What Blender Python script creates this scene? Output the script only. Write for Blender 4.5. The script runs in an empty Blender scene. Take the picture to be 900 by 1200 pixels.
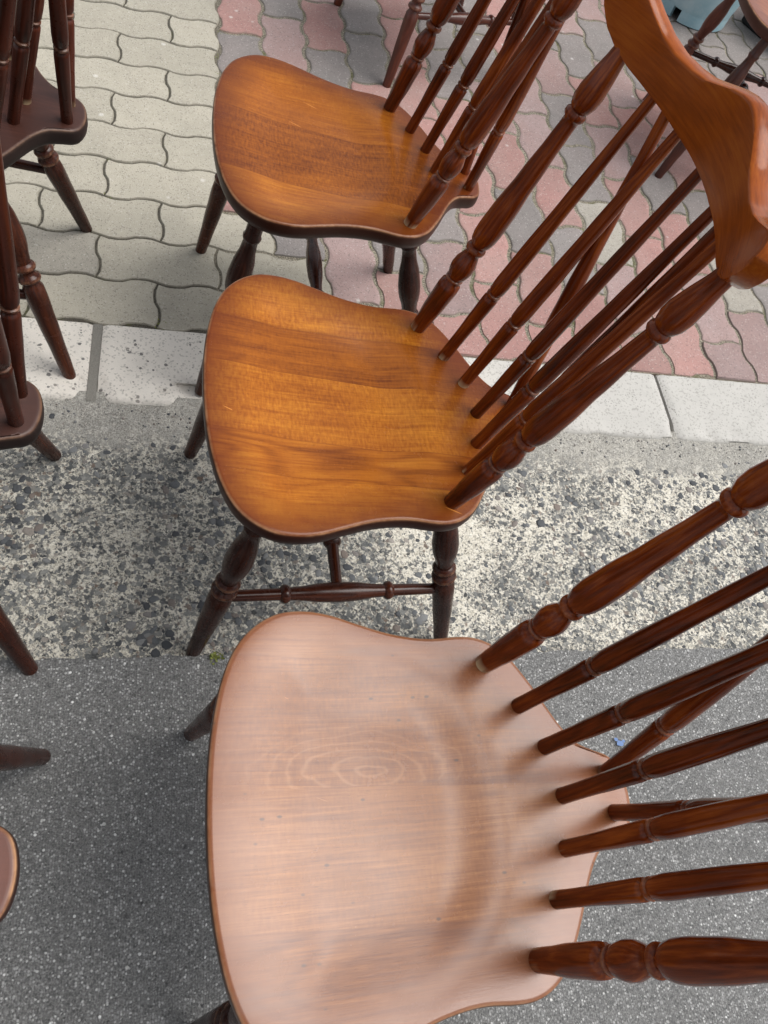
import bpy, bmesh, math, random
from mathutils import Vector, Matrix, Euler, noise as mnoise

scene = bpy.context.scene
C = scene.collection
rad = math.radians

# ---------------------------------------------------------------- camera
def camera_axes(pitch, roll, yaw):
    cy, sy, cp, sp, cr, sr = math.cos(yaw), math.sin(yaw), math.cos(pitch), math.sin(pitch), math.cos(roll), math.sin(roll)
    fwd = Vector((sy*cp, cy*cp, -sp)); right = Vector((cy, -sy, 0)); up = right.cross(fwd)
    return cr*right + sr*up, -sr*right + cr*up, fwd
cam_data = bpy.data.cameras.new('camera')
cam = bpy.data.objects.new('camera', cam_data); C.objects.link(cam)
cr_, cu_, cf_ = camera_axes(0.99197, 0.46667, 0.50437)
M = Matrix((cr_, cu_, -cf_)).transposed().to_4x4()
M.translation = Vector((0.03438, -1.98865, 1.14875))
cam.matrix_world = M
cam_data.sensor_fit = 'HORIZONTAL'; cam_data.sensor_width = 36.0
cam_data.lens = 919.45/900*36.0
cam_data.clip_start = 0.02; cam_data.clip_end = 500
scene.camera = cam

# ---------------------------------------------------------------- light: bright overcast, the sun a broad glow behind cloud
SUN_DIR = Vector((0.50, -0.02, 0.87)).normalized()
world = bpy.data.worlds.new('World'); scene.world = world; world.use_nodes = True
wn, wl = world.node_tree.nodes, world.node_tree.links
wn.clear()
sky = wn.new('ShaderNodeTexSky'); sky.sky_type = 'NISHITA'; sky.sun_disc = False
sky.sun_elevation = math.asin(SUN_DIR.z); sky.sun_rotation = math.atan2(SUN_DIR.x, SUN_DIR.y)
sky.air_density = 1.0; sky.dust_density = 3.0; sky.ozone_density = 1.0
hsv = wn.new('ShaderNodeHueSaturation'); hsv.inputs['Saturation'].default_value = 0.22   # cloud cover: the sky is nearly white
bg = wn.new('ShaderNodeBackground'); bg.inputs['Strength'].default_value = 0.10
wo = wn.new('ShaderNodeOutputWorld')
wl.new(sky.outputs[0], hsv.inputs['Color']); wl.new(hsv.outputs[0], bg.inputs['Color']); wl.new(bg.outputs[0], wo.inputs[0])
sun_data = bpy.data.lights.new('sun', 'SUN'); sun_data.energy = 1.5; sun_data.angle = rad(46); sun_data.color = (1.0, 0.965, 0.92)
sun = bpy.data.objects.new('sun', sun_data); C.objects.link(sun)
sun.rotation_euler = SUN_DIR.to_track_quat('Z', 'Y').to_euler(); sun.location = SUN_DIR*8

scene.view_settings.view_transform = 'Standard'
scene.view_settings.look = 'None'
scene.view_settings.gamma = 1.0
scene.view_settings.exposure = 0.78
scene.view_settings.use_curve_mapping = False

# ---------------------------------------------------------------- helpers
def link(o, parent=None):
    C.objects.link(o)
    if parent is not None: o.parent = parent
    return o
def mesh(name, verts, faces, smooth=True, mat=None, gco=None, floats=None, sharp_deg=None):
    me = bpy.data.meshes.new(name)
    me.from_pydata([tuple(v) for v in verts], [], faces)
    if gco is not None:
        at = me.attributes.new('grain', 'FLOAT_VECTOR', 'POINT')
        at.data.foreach_set('vector', [x for g in gco for x in g])
    for k, vals in (floats or {}).items():
        at = me.attributes.new(k, 'FLOAT', 'POINT'); at.data.foreach_set('value', vals)
    me.polygons.foreach_set('use_smooth', [smooth]*len(me.polygons))
    me.update()
    if sharp_deg: me.set_sharp_from_angle(angle=rad(sharp_deg))
    if mat: me.materials.append(mat)
    return me
def obj(name, me, parent=None): return link(bpy.data.objects.new(name, me), parent)
def structure(o): o['kind'] = 'structure'; return o
def tag(o, label, cat, group=None):
    o['label'] = label; o['category'] = cat
    if group: o['group'] = group
    return o
def smooth(a, b, x):
    t = min(1, max(0, (x-a)/(b-a))); return t*t*(3-2*t)
def interp(pts, x):
    if x <= pts[0][0]: return pts[0][1]
    for (x0, y0), (x1, y1) in zip(pts, pts[1:]):
        if x <= x1: return y0+(y1-y0)*(x-x0)/(x1-x0)
    return pts[-1][1]
def catmull(pts, n, closed=False):
    out = []; L = len(pts); rng = range(L) if closed else range(L-1)
    for i in rng:
        g = (lambda k: pts[k % L]) if closed else (lambda k: pts[min(max(k, 0), L-1)])
        p0, p1, p2, p3 = g(i-1), g(i), g(i+1), g(i+2)
        for s in range(n):
            t = s/n
            out.append(tuple(.5*((2*b)+(c-a)*t+(2*a-5*b+4*c-d)*t*t+(-a+3*b-3*c+d)*t**3) for a, b, c, d in zip(p0, p1, p2, p3)))
    if not closed: out.append(tuple(pts[-1]))
    return out

# ---------------------------------------------------------------- materials
class NT:
    def __init__(s, name):
        s.m = bpy.data.materials.new(name); s.m.use_nodes = True
        s.n = s.m.node_tree.nodes; s.l = s.m.node_tree.links; s.n.clear()
        s.out = s.n.new('ShaderNodeOutputMaterial'); s.b = s.n.new('ShaderNodeBsdfPrincipled')
        s.l.new(s.b.outputs[0], s.out.inputs[0])
    def put(s, sock, v):
        if v is None: return
        if isinstance(v, bpy.types.NodeSocket): s.l.new(v, sock)
        else: sock.default_value = v
    def math(s, op, a, b=None, c=None, clamp=False):
        n = s.n.new('ShaderNodeMath'); n.operation = op; n.use_clamp = clamp
        for k, v in enumerate((a, b, c)): s.put(n.inputs[k], v)
        return n.outputs[0]
    def vmath(s, op, a, b=None):
        n = s.n.new('ShaderNodeVectorMath'); n.operation = op
        s.put(n.inputs[0], a)
        if b is not None: s.put(n.inputs[1], b)
        return n.outputs[0]
    def noise(s, vec, scale, detail=3, rough=.55, dist=0, out=0):
        n = s.n.new('ShaderNodeTexNoise'); s.put(n.inputs['Vector'], vec); n.inputs['Scale'].default_value = scale
        n.inputs['Detail'].default_value = detail; n.inputs['Roughness'].default_value = rough; n.inputs['Distortion'].default_value = dist
        return n.outputs[out]
    def voronoi(s, vec, scale, feature='F1', rnd=1):
        n = s.n.new('ShaderNodeTexVoronoi'); n.feature = feature; s.put(n.inputs['Vector'], vec); n.inputs['Scale'].default_value = scale
        n.inputs['Randomness'].default_value = rnd
        return n
    def ramp(s, f, stops, mode='LINEAR'):
        n = s.n.new('ShaderNodeValToRGB'); s.put(n.inputs[0], f); n.color_ramp.interpolation = mode
        e = n.color_ramp.elements
        while len(e) < len(stops): e.new(.5)
        for k, (p, c) in enumerate(stops):
            e[k].position = p; e[k].color = (c, c, c, 1) if isinstance(c, (int, float)) else (*c, 1)
        return n.outputs[0]
    def mix(s, f, a, b, mode='MIX'):
        n = s.n.new('ShaderNodeMix'); n.data_type = 'RGBA'; n.blend_type = mode
        s.put(n.inputs[0], f)
        for k, v in ((6, a), (7, b)):
            s.put(n.inputs[k], (*v, 1) if isinstance(v, tuple) and len(v) == 3 else v)
        return n.outputs[2]
    def map(s, f, a, b, c=0., d=1., clamp=True):
        n = s.n.new('ShaderNodeMapRange'); n.clamp = clamp; s.put(n.inputs[0], f)
        for k, v in enumerate((a, b, c, d)): n.inputs[k+1].default_value = v
        return n.outputs[0]
    def bump(s, h, strength, dist, normal=None):
        n = s.n.new('ShaderNodeBump'); n.inputs['Strength'].default_value = strength; n.inputs['Distance'].default_value = dist
        s.put(n.inputs['Height'], h)
        if normal is not None: s.put(n.inputs['Normal'], normal)
        return n.outputs[0]
    def attr(s, name, out='Fac'):
        n = s.n.new('ShaderNodeAttribute'); n.attribute_name = name; return n.outputs[out]
    def rand(s): return s.n.new('ShaderNodeObjectInfo').outputs['Random']
    def pos(s): return s.n.new('ShaderNodeNewGeometry').outputs['Position']
    def objco(s): return s.n.new('ShaderNodeTexCoord').outputs['Object']
    def xyz(s, v):
        n = s.n.new('ShaderNodeSeparateXYZ'); s.put(n.inputs[0], v); return n.outputs
    def comb(s, x, y, z):
        n = s.n.new('ShaderNodeCombineXYZ')
        for k, v in enumerate((x, y, z)): s.put(n.inputs[k], v)
        return n.outputs[0]
    def white(s, v):
        n = s.n.new('ShaderNodeTexWhiteNoise'); n.noise_dimensions = '1D'; s.put(n.inputs['W'], v); return n.outputs[0]
    def done(s, color, rough, normal=None, spec=.5, coat=0, coat_rough=.2):
        s.put(s.b.inputs['Base Color'], color); s.put(s.b.inputs['Roughness'], rough)
        s.b.inputs['Specular IOR Level'].default_value = spec
        s.b.inputs['Coat Weight'].default_value = coat; s.b.inputs['Coat Roughness'].default_value = coat_rough
        if normal is not None: s.put(s.b.inputs['Normal'], normal)
        return s.m

def seat_wood(name, dark, mid, light, rim, rough=.30, spec=.4, seed=0.0, stave_w=.080, sky_haze=None, sky_haze_amt=0.0, ior=1.5, coat=0.0, ring_k=1.0, tone=.42, edge_wear_glint=.9, streak_k=1.1):
    s = NT(name)
    g = s.attr('grain', 'Vector'); x, y, z = s.xyz(g)
    sx = s.math('ADD', x, s.math('MULTIPLY', z, .05))
    # staves of unequal width glued side by side
    warp = s.math('ADD', sx, s.math('MULTIPLY', s.math('SINE', s.math('ADD', s.math('MULTIPLY', sx, 47.0), seed*2.1)), .014))
    sd = s.math('DIVIDE', s.math('ADD', warp, 3.03+.31*seed), stave_w)
    si = s.math('FLOOR', sd); sf = s.math('SUBTRACT', sd, si)
    seam = s.map(s.math('MINIMUM', sf, s.math('SUBTRACT', 1.0, sf)), .016, .0, 0, 1)
    wr = s.white(s.math('ADD', si, seed*7.3)); wr2 = s.white(s.math('ADD', si, 91.7+seed))
    zz = s.math('ADD', s.math('ADD', z, s.math('MULTIPLY', wr, 9.0)), seed)
    # growth rings cut by the saw: contours of a stretched field
    n1 = s.noise(s.comb(s.math('MULTIPLY', x, 11.0), 0.0, s.math('MULTIPLY', zz, 2.6)), 1.0, 2.0, .45, .3)
    ring = s.math('POWER', s.math('ADD', s.math('MULTIPLY', s.math('SINE', s.math('MULTIPLY', n1, 120.0)), .5), .5), 2.2)
    ringamt = s.map(wr2, .35, .85, .10, 1.0)
    streak = s.noise(s.comb(x, 0.0, s.math('MULTIPLY', zz, .030)), 330.0, 4.0, .75)
    wide = s.noise(s.comb(x, 0.0, s.math('MULTIPLY', zz, .09)), 60.0, 3.0, .6, .2)
    pores = s.noise(s.comb(x, 0.0, s.math('MULTIPLY', zz, .10)), 1100.0, 2.0, .5)
    blot = s.noise(s.comb(x, 0.0, s.math('MULTIPLY', zz, .55)), 15.0, 3.0, .55, .3)
    fleck = s.noise(s.comb(s.math('MULTIPLY', x, .30), 0.0, zz), 330.0, 2.0, .5)
    f = s.math('ADD', .52, s.math('MULTIPLY', s.math('SUBTRACT', wr, .5), tone))
    f = s.math('ADD', f, s.math('MULTIPLY', s.math('SUBTRACT', blot, .5), .55))
    f = s.math('ADD', f, s.math('MULTIPLY', s.math('SUBTRACT', wide, .5), .42))
    f = s.math('ADD', f, s.math('MULTIPLY', s.math('SUBTRACT', streak, .5), streak_k))
    f = s.math('SUBTRACT', f, s.math('MULTIPLY', s.math('MULTIPLY', ring, ringamt), .26*ring_k))
    f = s.math('ADD', f, s.math('MULTIPLY', s.math('SUBTRACT', fleck, .5), s.map(wr2, .6, .1, .1, .7)))
    col = s.ramp(f, [(.12, dark), (.5, mid), (.90, light)])
    col = s.mix(s.map(pores, .37, .30, 0, .5), col, tuple(c*.5 for c in dark))
    col = s.mix(s.math('MULTIPLY', seam, .45), col, dark)
    # darker stain left along the edge
    e = s.attr('edge'); en = s.math('ADD', e, s.math('MULTIPLY', s.math('SUBTRACT', s.noise(g, 22.0, 3, .6), .5), .03))
    col = s.mix(s.map(en, .055, .0, 0, .85), col, rim)
    col = s.mix(s.math('MULTIPLY', s.attr('deck'), .45), col, rim)
    side = s.attr('side')
    if sky_haze:
        ox = s.math('DIVIDE', s.math('SUBTRACT', x, .036), .040); oz = s.math('DIVIDE', s.math('ADD', z, .030), .105)
        nn = s.noise(s.comb(s.math('MULTIPLY', x, 26.0), 0.0, s.math('MULTIPLY', z, 14.0)), 1.0, 3, .45)
        el = s.math('ADD', s.math('SQRT', s.math('ADD', s.math('MULTIPLY', ox, ox), s.math('MULTIPLY', oz, oz))), s.math('MULTIPLY', nn, .55))
        rg = s.math('POWER', s.math('ADD', s.math('MULTIPLY', s.math('SINE', s.math('MULTIPLY', el, 33.0)), .5), .5), 7.0)
        fade = s.math('MULTIPLY', s.map(el, 1.7, .7, 0, .24), s.math('MULTIPLY', s.math('GREATER_THAN', x, .023), s.math('LESS_THAN', x, .115)))
        col = s.mix(s.math('MULTIPLY', rg, fade), col, (.62, .34, .17))
        col = s.mix(s.math('MULTIPLY', s.map(s.noise(s.comb(s.math('ADD', x, seed), 0.0, s.math('MULTIPLY', z, .10)), 42.0, 3, .6), .56, .68, 0, .55), .8), col, (.17, .085, .06))
        hz = s.noise(s.comb(x, 0.0, s.math('MULTIPLY', zz, .30)), 30.0, 4, .6)
        col = s.mix(s.math('MULTIPLY', s.map(hz, .30, .68, .35, 1.0), sky_haze_amt), col, sky_haze)  # pale sky reflection mixed into the base colour
        pits = s.voronoi(s.comb(x, 0.0, s.math('MULTIPLY', zz, .55)), 95.0)
        pk = s.math('MULTIPLY', s.map(pits.outputs['Distance'], .16, .08, 0, 1), s.math('GREATER_THAN', s.xyz(pits.outputs['Color'])[0], .84))
        col = s.mix(s.math('MULTIPLY', pk, .8), col, (.07, .035, .025))
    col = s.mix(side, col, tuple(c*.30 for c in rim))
    ar = s.math('MULTIPLY', s.attr('arris'), s.map(s.noise(g, 34.0, 3, .7), .36, .60, .15*edge_wear_glint, edge_wear_glint))  # worn arris, with its lit highlight line painted in as well
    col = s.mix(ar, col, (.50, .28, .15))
    # a few pale scratches
    scn = s.noise(s.comb(s.math('MULTIPLY', s.math('ADD', x, s.math('MULTIPLY', z, .4)), 1.0), 0.0, s.math('MULTIPLY', s.math('ADD', s.math('SUBTRACT', z, s.math('MULTIPLY', x, .5)), seed*3.7), .05)), 260.0, 1, .4)
    scm = s.math('MULTIPLY', s.map(scn, .745, .775, 0, .5), s.math('GREATER_THAN', s.noise(s.vmath('ADD', g, (seed, seed*.7, 0.)), 17.0, 2), .60))
    col = s.mix(scm, col, tuple(min(1, c*1.5+.05) for c in light))
    r = s.math('ADD', rough, s.math('MULTIPLY', s.math('SUBTRACT', s.noise(g, 30.0, 4, .65), .5), .16))
    r = s.math('ADD', r, s.math('MULTIPLY', side, .12))
    h = s.math('ADD', s.math('MULTIPLY', streak, .6), s.math('MULTIPLY', pores, .5))
    s.b.inputs['IOR'].default_value = ior
    return s.done(col, r, s.bump(h, .10, .001), spec, coat, max(.1, rough-.03))

def turned_wood(name, dark, mid, light, rough=.30, spec=.5, ring_k=.16, fine=330.):
    s = NT(name)
    g = s.attr('grain', 'Vector'); x, y, z = s.xyz(g); rnd = s.rand()
    o = s.math('MULTIPLY', rnd, 17.0)
    zz = s.math('ADD', z, o)
    v1 = s.comb(s.math('MULTIPLY', x, 42.0), s.math('MULTIPLY', y, 42.0), s.math('MULTIPLY', zz, 3.2))
    n1 = s.noise(v1, 1.0, 2, .5, .3)
    ring = s.math('ADD', s.math('MULTIPLY', s.math('SINE', s.math('MULTIPLY', n1, 55.0)), .5), .5)
    v2 = s.comb(x, y, s.math('MULTIPLY', zz, .06))
    streak = s.noise(v2, fine, 4, .7)
    blot = s.noise(s.comb(x, y, s.math('MULTIPLY', zz, .4)), 26.0, 3, .55)
    f = s.math('ADD', .5, s.math('MULTIPLY', s.math('SUBTRACT', rnd, .5), .25))
    f = s.math('ADD', f, s.math('MULTIPLY', s.math('SUBTRACT', ring, .5), ring_k))
    f = s.math('ADD', f, s.math('MULTIPLY', s.math('SUBTRACT', streak, .5), .7))
    f = s.math('ADD', f, s.math('MULTIPLY', s.math('SUBTRACT', blot, .5), .8))
    col = s.ramp(f, [(.15, dark), (.55, mid), (.95, light)])
    # specular rings of the turned beads, painted as a paler colour
    wr = s.math('MULTIPLY', s.attr('worn_or_glint'), s.map(s.noise(g, 120.0, 3, .6), .40, .62, .10, .55))
    col = s.mix(wr, col, (.34, .17, .10))
    gl = s.math('MULTIPLY', s.math('MULTIPLY', s.attr('glue'), s.math('GREATER_THAN', rnd, .45)), s.map(s.noise(s.comb(x, y, o), 70.0, 2, .6), .46, .60, 0, .9))
    col = s.mix(gl, col, (.62, .47, .28))
    scf = s.map(s.noise(s.comb(x, y, zz), 95.0, 3, .6), .72, .78, 0, .4)
    col = s.mix(scf, col, (.30, .13, .06))
    r = s.math('ADD', rough, s.math('MULTIPLY', s.math('SUBTRACT', s.noise(g, 60.0, 3, .6), .5), .25))
    return s.done(col, r, s.bump(streak, .10, .001), spec)

M_seat_gold = seat_wood('seat_gold', (.15, .034, .005), (.37, .108, .010), (.60, .225, .022), (.11, .020, .006), .26, .24, seed=2.0, edge_wear_glint=.6, streak_k=.8, ring_k=.8)
M_seat_amber = seat_wood('seat_amber', (.15, .036, .005), (.34, .098, .010), (.54, .195, .020), (.10, .020, .006), .26, .24, seed=5.0, stave_w=.14, edge_wear_glint=.6, streak_k=.8, ring_k=.7)
M_seat_pale = seat_wood('seat_pale', (.15, .045, .017), (.26, .092, .028), (.40, .165, .052), (.19, .058, .020), .26, .48, seed=8.6, sky_haze=(.31, .165, .10), sky_haze_amt=.10, ior=1.5, coat=.14, stave_w=.11, ring_k=.5, tone=.25, edge_wear_glint=.5, streak_k=1.5)
M_seat_ruddy = seat_wood('seat_ruddy', (.16, .040, .016), (.30, .085, .030), (.44, .15, .06), (.16, .040, .016), .34, .45, seed=6.0)
M_seat_red = seat_wood('seat_red', (.085, .022, .012), (.17, .045, .022), (.25, .08, .04), (.10, .03, .018), .42, .40, seed=3.0)
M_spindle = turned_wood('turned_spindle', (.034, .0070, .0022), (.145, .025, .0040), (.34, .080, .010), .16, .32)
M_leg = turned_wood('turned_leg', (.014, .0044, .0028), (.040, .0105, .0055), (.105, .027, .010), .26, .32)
M_leg_red = turned_wood('turned_leg_red', (.03, .007, .004), (.085, .019, .009), (.16, .038, .016), .34, .5)
M_crest = turned_wood('crest_wood', (.11, .022, .003), (.265, .058, .005), (.40, .110, .010), .18, .22, .07, 420.)
M_seat_dusk = seat_wood('seat_dusk', (.030, .010, .007), (.075, .022, .013), (.13, .05, .035), (.045, .017, .012), .45, .40, seed=4.0, edge_wear_glint=.25)
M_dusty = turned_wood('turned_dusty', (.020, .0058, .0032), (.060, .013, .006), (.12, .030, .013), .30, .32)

def paver_mat(name, base, var=.12, tint=None, tint_amt=0., warm=.0):
    s = NT(name)
    p = s.pos(); rnd = s.rand()
    fine = s.noise(p, 900.0, 2, .6); grit = s.voronoi(p, 420.0); big = s.noise(p, 9.0, 4, .6); med = s.noise(p, 60.0, 4, .65)
    k = s.math('ADD', 1.0, s.math('MULTIPLY', s.math('SUBTRACT', rnd, .5), var*2))
    k = s.math('ADD', k, s.math('MULTIPLY', s.math('SUBTRACT', fine, .5), .75))
    k = s.math('ADD', k, s.math('MULTIPLY', s.math('SUBTRACT', big, .5), .45))
    k = s.math('ADD', k, s.math('MULTIPLY', s.math('SUBTRACT', med, .5), .25))
    col = s.mix(1.0, base, s.comb(k, k, k), 'MULTIPLY')
    if tint: col = s.mix(s.map(s.noise(p, 5.0, 4, .6), .4, .65, 0, tint_amt), col, tint)
    g = s.xyz(grit.outputs['Color'])[0]
    col = s.mix(s.math('MULTIPLY', s.math('GREATER_THAN', g, .965), .30), col, (.62, .60, .56))
    col = s.mix(s.math('MULTIPLY', s.math('LESS_THAN', g, .08), .40), col, (.10, .095, .085))
    blob = s.voronoi(p, 30.0); bm = s.math('MULTIPLY', s.map(blob.outputs['Distance'], .20, .09, 0, .55), s.math('GREATER_THAN', s.xyz(blob.outputs['Color'])[1], .93))
    col = s.mix(bm, col, (.66, .65, .62))
    # grime and a little moss creeping in from the joints
    e = s.attr('edge'); en = s.math('ADD', e, s.math('MULTIPLY', s.math('SUBTRACT', s.noise(p, 45.0, 4, .7), .5), .012))
    col = s.mix(s.map(en, .0040, .0, 0, .45), col, (.17, .16, .125))
    h = s.math('ADD', fine, s.math('MULTIPLY', grit.outputs['Distance'], .6))
    return s.done(col, .85, s.bump(h, .55, .0012), .25)
M_grey = paver_mat('paver_grey', (.405, .378, .312), .07, (.335, .318, .262), .5)
M_grey2 = paver_mat('paver_grey_dull', (.325, .305, .262), .05)
M_red = paver_mat('paver_red', (.36, .205, .185), .14, (.36, .26, .235), .5)
M_mauve = paver_mat('paver_mauve', (.315, .235, .225), .10, (.33, .21, .19), .5)
M_dark = paver_mat('paver_dark', (.235, .215, .205), .10, (.26, .22, .21), .5)
M_pale = paver_mat('paver_pale', (.36, .335, .29), .08)

def bed_mat():
    s = NT('joint_bed'); p = s.pos()
    f = s.noise(p, 420.0, 3, .6); m = s.noise(p, 14.0, 4, .65)
    x = s.xyz(p)[0]
    col = s.mix(s.map(x, .08, .14, 0, 1), s.ramp(f, [(.3, (.040, .037, .030)), (.7, (.17, .155, .125))]), s.ramp(f, [(.34, (.045, .040, .032)), (.46, (.20, .18, .14)), (.62, (.42, .38, .30))]))
    moss = s.map(s.math('ADD', m, s.map(x, .05, .35, -.06, .0)), .52, .66, 0, .75)
    col = s.mix(moss, col, s.ramp(s.noise(p, 260.0, 2), [(.35, (.045, .052, .016)), (.65, (.16, .165, .065))]))
    return s.done(col, .95, s.bump(f, 1, .004), .2)
M_bed = bed_mat()

def kerb_mat():
    s = NT('kerb_concrete'); p = s.pos(); x = s.xyz(p)[0]
    fine = s.noise(p, 700.0, 3, .6); big = s.noise(p, 14.0, 4, .6)
    k = s.math('ADD', .80, s.math('ADD', s.math('MULTIPLY', fine, .30), s.math('MULTIPLY', s.math('SUBTRACT', big, .5), .28)))
    col = s.mix(1.0, s.mix(s.map(x, -.1, .9, 0, 1), (.74, .70, .635), (.505, .495, .465)), s.comb(k, k, k), 'MULTIPLY')  # base colour lightened to the left, offsetting the chairs' shade there
    worn_or_glint = s.map(x, .15, .75, 1, .12)
    d = s.vmath('ADD', p, s.vmath('SCALE', s.noise(p, 90.0, 2, out=1), None))
    v = s.voronoi(p, 95.0); c = s.xyz(v.outputs['Color'])
    thr = s.math('ADD', .06, s.math('MULTIPLY', c[1], .30))
    st = s.math('MULTIPLY', s.math('LESS_THAN', s.math('ADD', v.outputs['Distance'], s.math('MULTIPLY', s.math('SUBTRACT', s.noise(p, 260.0, 2), .5), .35)), thr), s.math('GREATER_THAN', c[0], .62))
    col = s.mix(s.math('MULTIPLY', s.math('MULTIPLY', st, worn_or_glint), .85), col, s.ramp(c[2], [(0, (.07, .072, .075)), (1, (.22, .20, .18))]))
    v2 = s.voronoi(p, 330.0); c2 = s.xyz(v2.outputs['Color'])
    col = s.mix(s.math('MULTIPLY', s.math('GREATER_THAN', c2[0], .86), .42), col, (.22, .21, .19))
    clus = s.map(s.noise(p, 26.0, 4, .65), .52, .62, 0, 1); v3 = s.voronoi(p, 190.0)
    col = s.mix(s.math('MULTIPLY', s.math('MULTIPLY', s.math('LESS_THAN', v3.outputs['Distance'], .30), s.math('GREATER_THAN', s.xyz(v3.outputs['Color'])[0], .55)), s.math('MULTIPLY', clus, .7)), col, (.13, .125, .115))
    y = s.xyz(p)[1]
    edge = s.map(s.math('ADD', y, s.math('MULTIPLY', s.math('SUBTRACT', s.noise(p, 55.0, 4, .7), .5), .03)), -1.122, -1.136, 0, .55)
    col = s.mix(edge, col, (.27, .26, .235))
    return s.done(col, .85, s.bump(s.math('ADD', fine, s.math('MULTIPLY', st, -.4)), .5, .0015), .25)
M_kerb = kerb_mat()
def plain(name, col, rough=.8, spec=.3, nscale=300., amt=.5, bump=.4, dist=.001):
    s = NT(name); p = s.pos(); n = s.noise(p, nscale, 4, .6)
    k = s.math('ADD', 1-amt/2, s.math('MULTIPLY', n, amt))
    return s.done(s.mix(1.0, col, s.comb(k, k, k), 'MULTIPLY'), rough, s.bump(n, bump, dist), spec)
M_mortar = plain('mortar', (.24, .23, .205), .95, .2, 500, .9, .8, .003)

def gutter_mat():
    s = NT('gutter_concrete'); p = s.pos(); y = s.xyz(p)[1]
    w1 = s.vmath('SUBTRACT', s.noise(p, 210.0, 3, .7, 0, 1), (.5, .5, .5))
    pw = s.vmath('ADD', p, s.vmath('MULTIPLY', w1, (.012, .012, 0.)))
    fine = s.noise(p, 520.0, 4, .75); big = s.noise(p, 7.0, 4, .65); med = s.noise(p, 34.0, 5, .7); sm_ = s.noise(p, 150.0, 4, .75)
    mt = s.math('ADD', s.math('MULTIPLY', fine, .55), s.math('MULTIPLY', sm_, .5))
    cols = s.ramp(mt, [(.36, (.12, .115, .10)), (.44, (.40, .37, .30)), (.52, (.66, .625, .535)), (.66, (.82, .79, .70))])
    hgt = fine
    # patches where the cement paste is worn away and the stones lie bare
    low = s.noise(p, 2.6, 3, .5)
    bare = s.math('ADD', s.math('ADD', s.math('MULTIPLY', big, .65), s.math('MULTIPLY', med, .45)), s.math('ADD', s.math('MULTIPLY', s.math('SUBTRACT', low, .5), .45), s.map(s.xyz(p)[0], -.1, .9, .0, -.02)))
    for sc, lo, hi, mul in ((420., .25, .95, .55), (230., .10, .85, .62), (120., .04, .60, .62)):
        v = s.voronoi(pw, sc); c = s.xyz(v.outputs['Color'])
        keep = s.math('LESS_THAN', c[0], s.map(bare, .42, .62, lo, hi))
        rad_ = s.math('MULTIPLY', s.math('ADD', .40, c[1]), mul)
        msk = s.math('MULTIPLY', s.map(s.math('SUBTRACT', rad_, v.outputs['Distance']), .0, .08, 0, 1), keep)
        sc_ = s.ramp(c[2], [(0, (.060, .064, .068)), (.35, (.135, .142, .144)), (.65, (.24, .245, .235)), (.85, (.30, .30, .28)), (.93, (.19, .14, .11)), (1, (.48, .46, .42))])
        kk = s.math('ADD', .60, s.math('MULTIPLY', fine, .8))
        cols = s.mix(s.math('MULTIPLY', msk, .92), cols, s.mix(1.0, sc_, s.comb(kk, kk, kk), 'MULTIPLY'))
        hgt = s.math('ADD', hgt, s.math('MULTIPLY', msk, .5))
    # smoother grey sandy paste along the kerb
    sand = s.math('ADD', y, s.math('MULTIPLY', s.math('SUBTRACT', s.noise(p, 9.0, 4, .6), .5), .12))
    sm = s.map(sand, -1.245, -1.185, 0, .88)
    scol = s.ramp(s.math('ADD', s.math('MULTIPLY', s.noise(p, 480.0, 4, .8), .8), s.math('MULTIPLY', med, .2)), [(.36, (.14, .135, .12)), (.50, (.40, .385, .345)), (.66, (.72, .70, .65))])
    cols = s.mix(sm, cols, scol)
    return s.done(cols, .82, s.bump(hgt, .8, .0022), .3)
M_gutter = gutter_mat()
def stone_mat():
    s = NT('aggregate_stone'); p = s.pos(); t = s.attr('tone')
    n = s.noise(p, 380.0, 3, .6); k = s.math('ADD', .65, s.math('MULTIPLY', n, .7))
    c = s.ramp(t, [(0, (.050, .054, .060)), (.4, (.105, .112, .118)), (.7, (.19, .195, .195)), (.92, (.17, .14, .12)), (1, (.40, .385, .35))])
    return s.done(s.mix(1.0, c, s.comb(k, k, k), 'MULTIPLY'), .75, s.bump(n, .5, .001), .4)
M_stone = stone_mat()
def chip_mat():
    s = NT('road_chip'); t = s.attr('tone'); n = s.noise(s.pos(), 500.0, 2); k = s.math('ADD', .7, s.math('MULTIPLY', n, .6))
    return s.done(s.mix(1.0, s.ramp(t, [(0, (.05, .05, .052)), (.55, (.15, .15, .148)), (.85, (.30, .295, .285)), (1, (.55, .545, .52))]), s.comb(k, k, k), 'MULTIPLY'), .5, None, .6)
M_chip = chip_mat()
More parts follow.
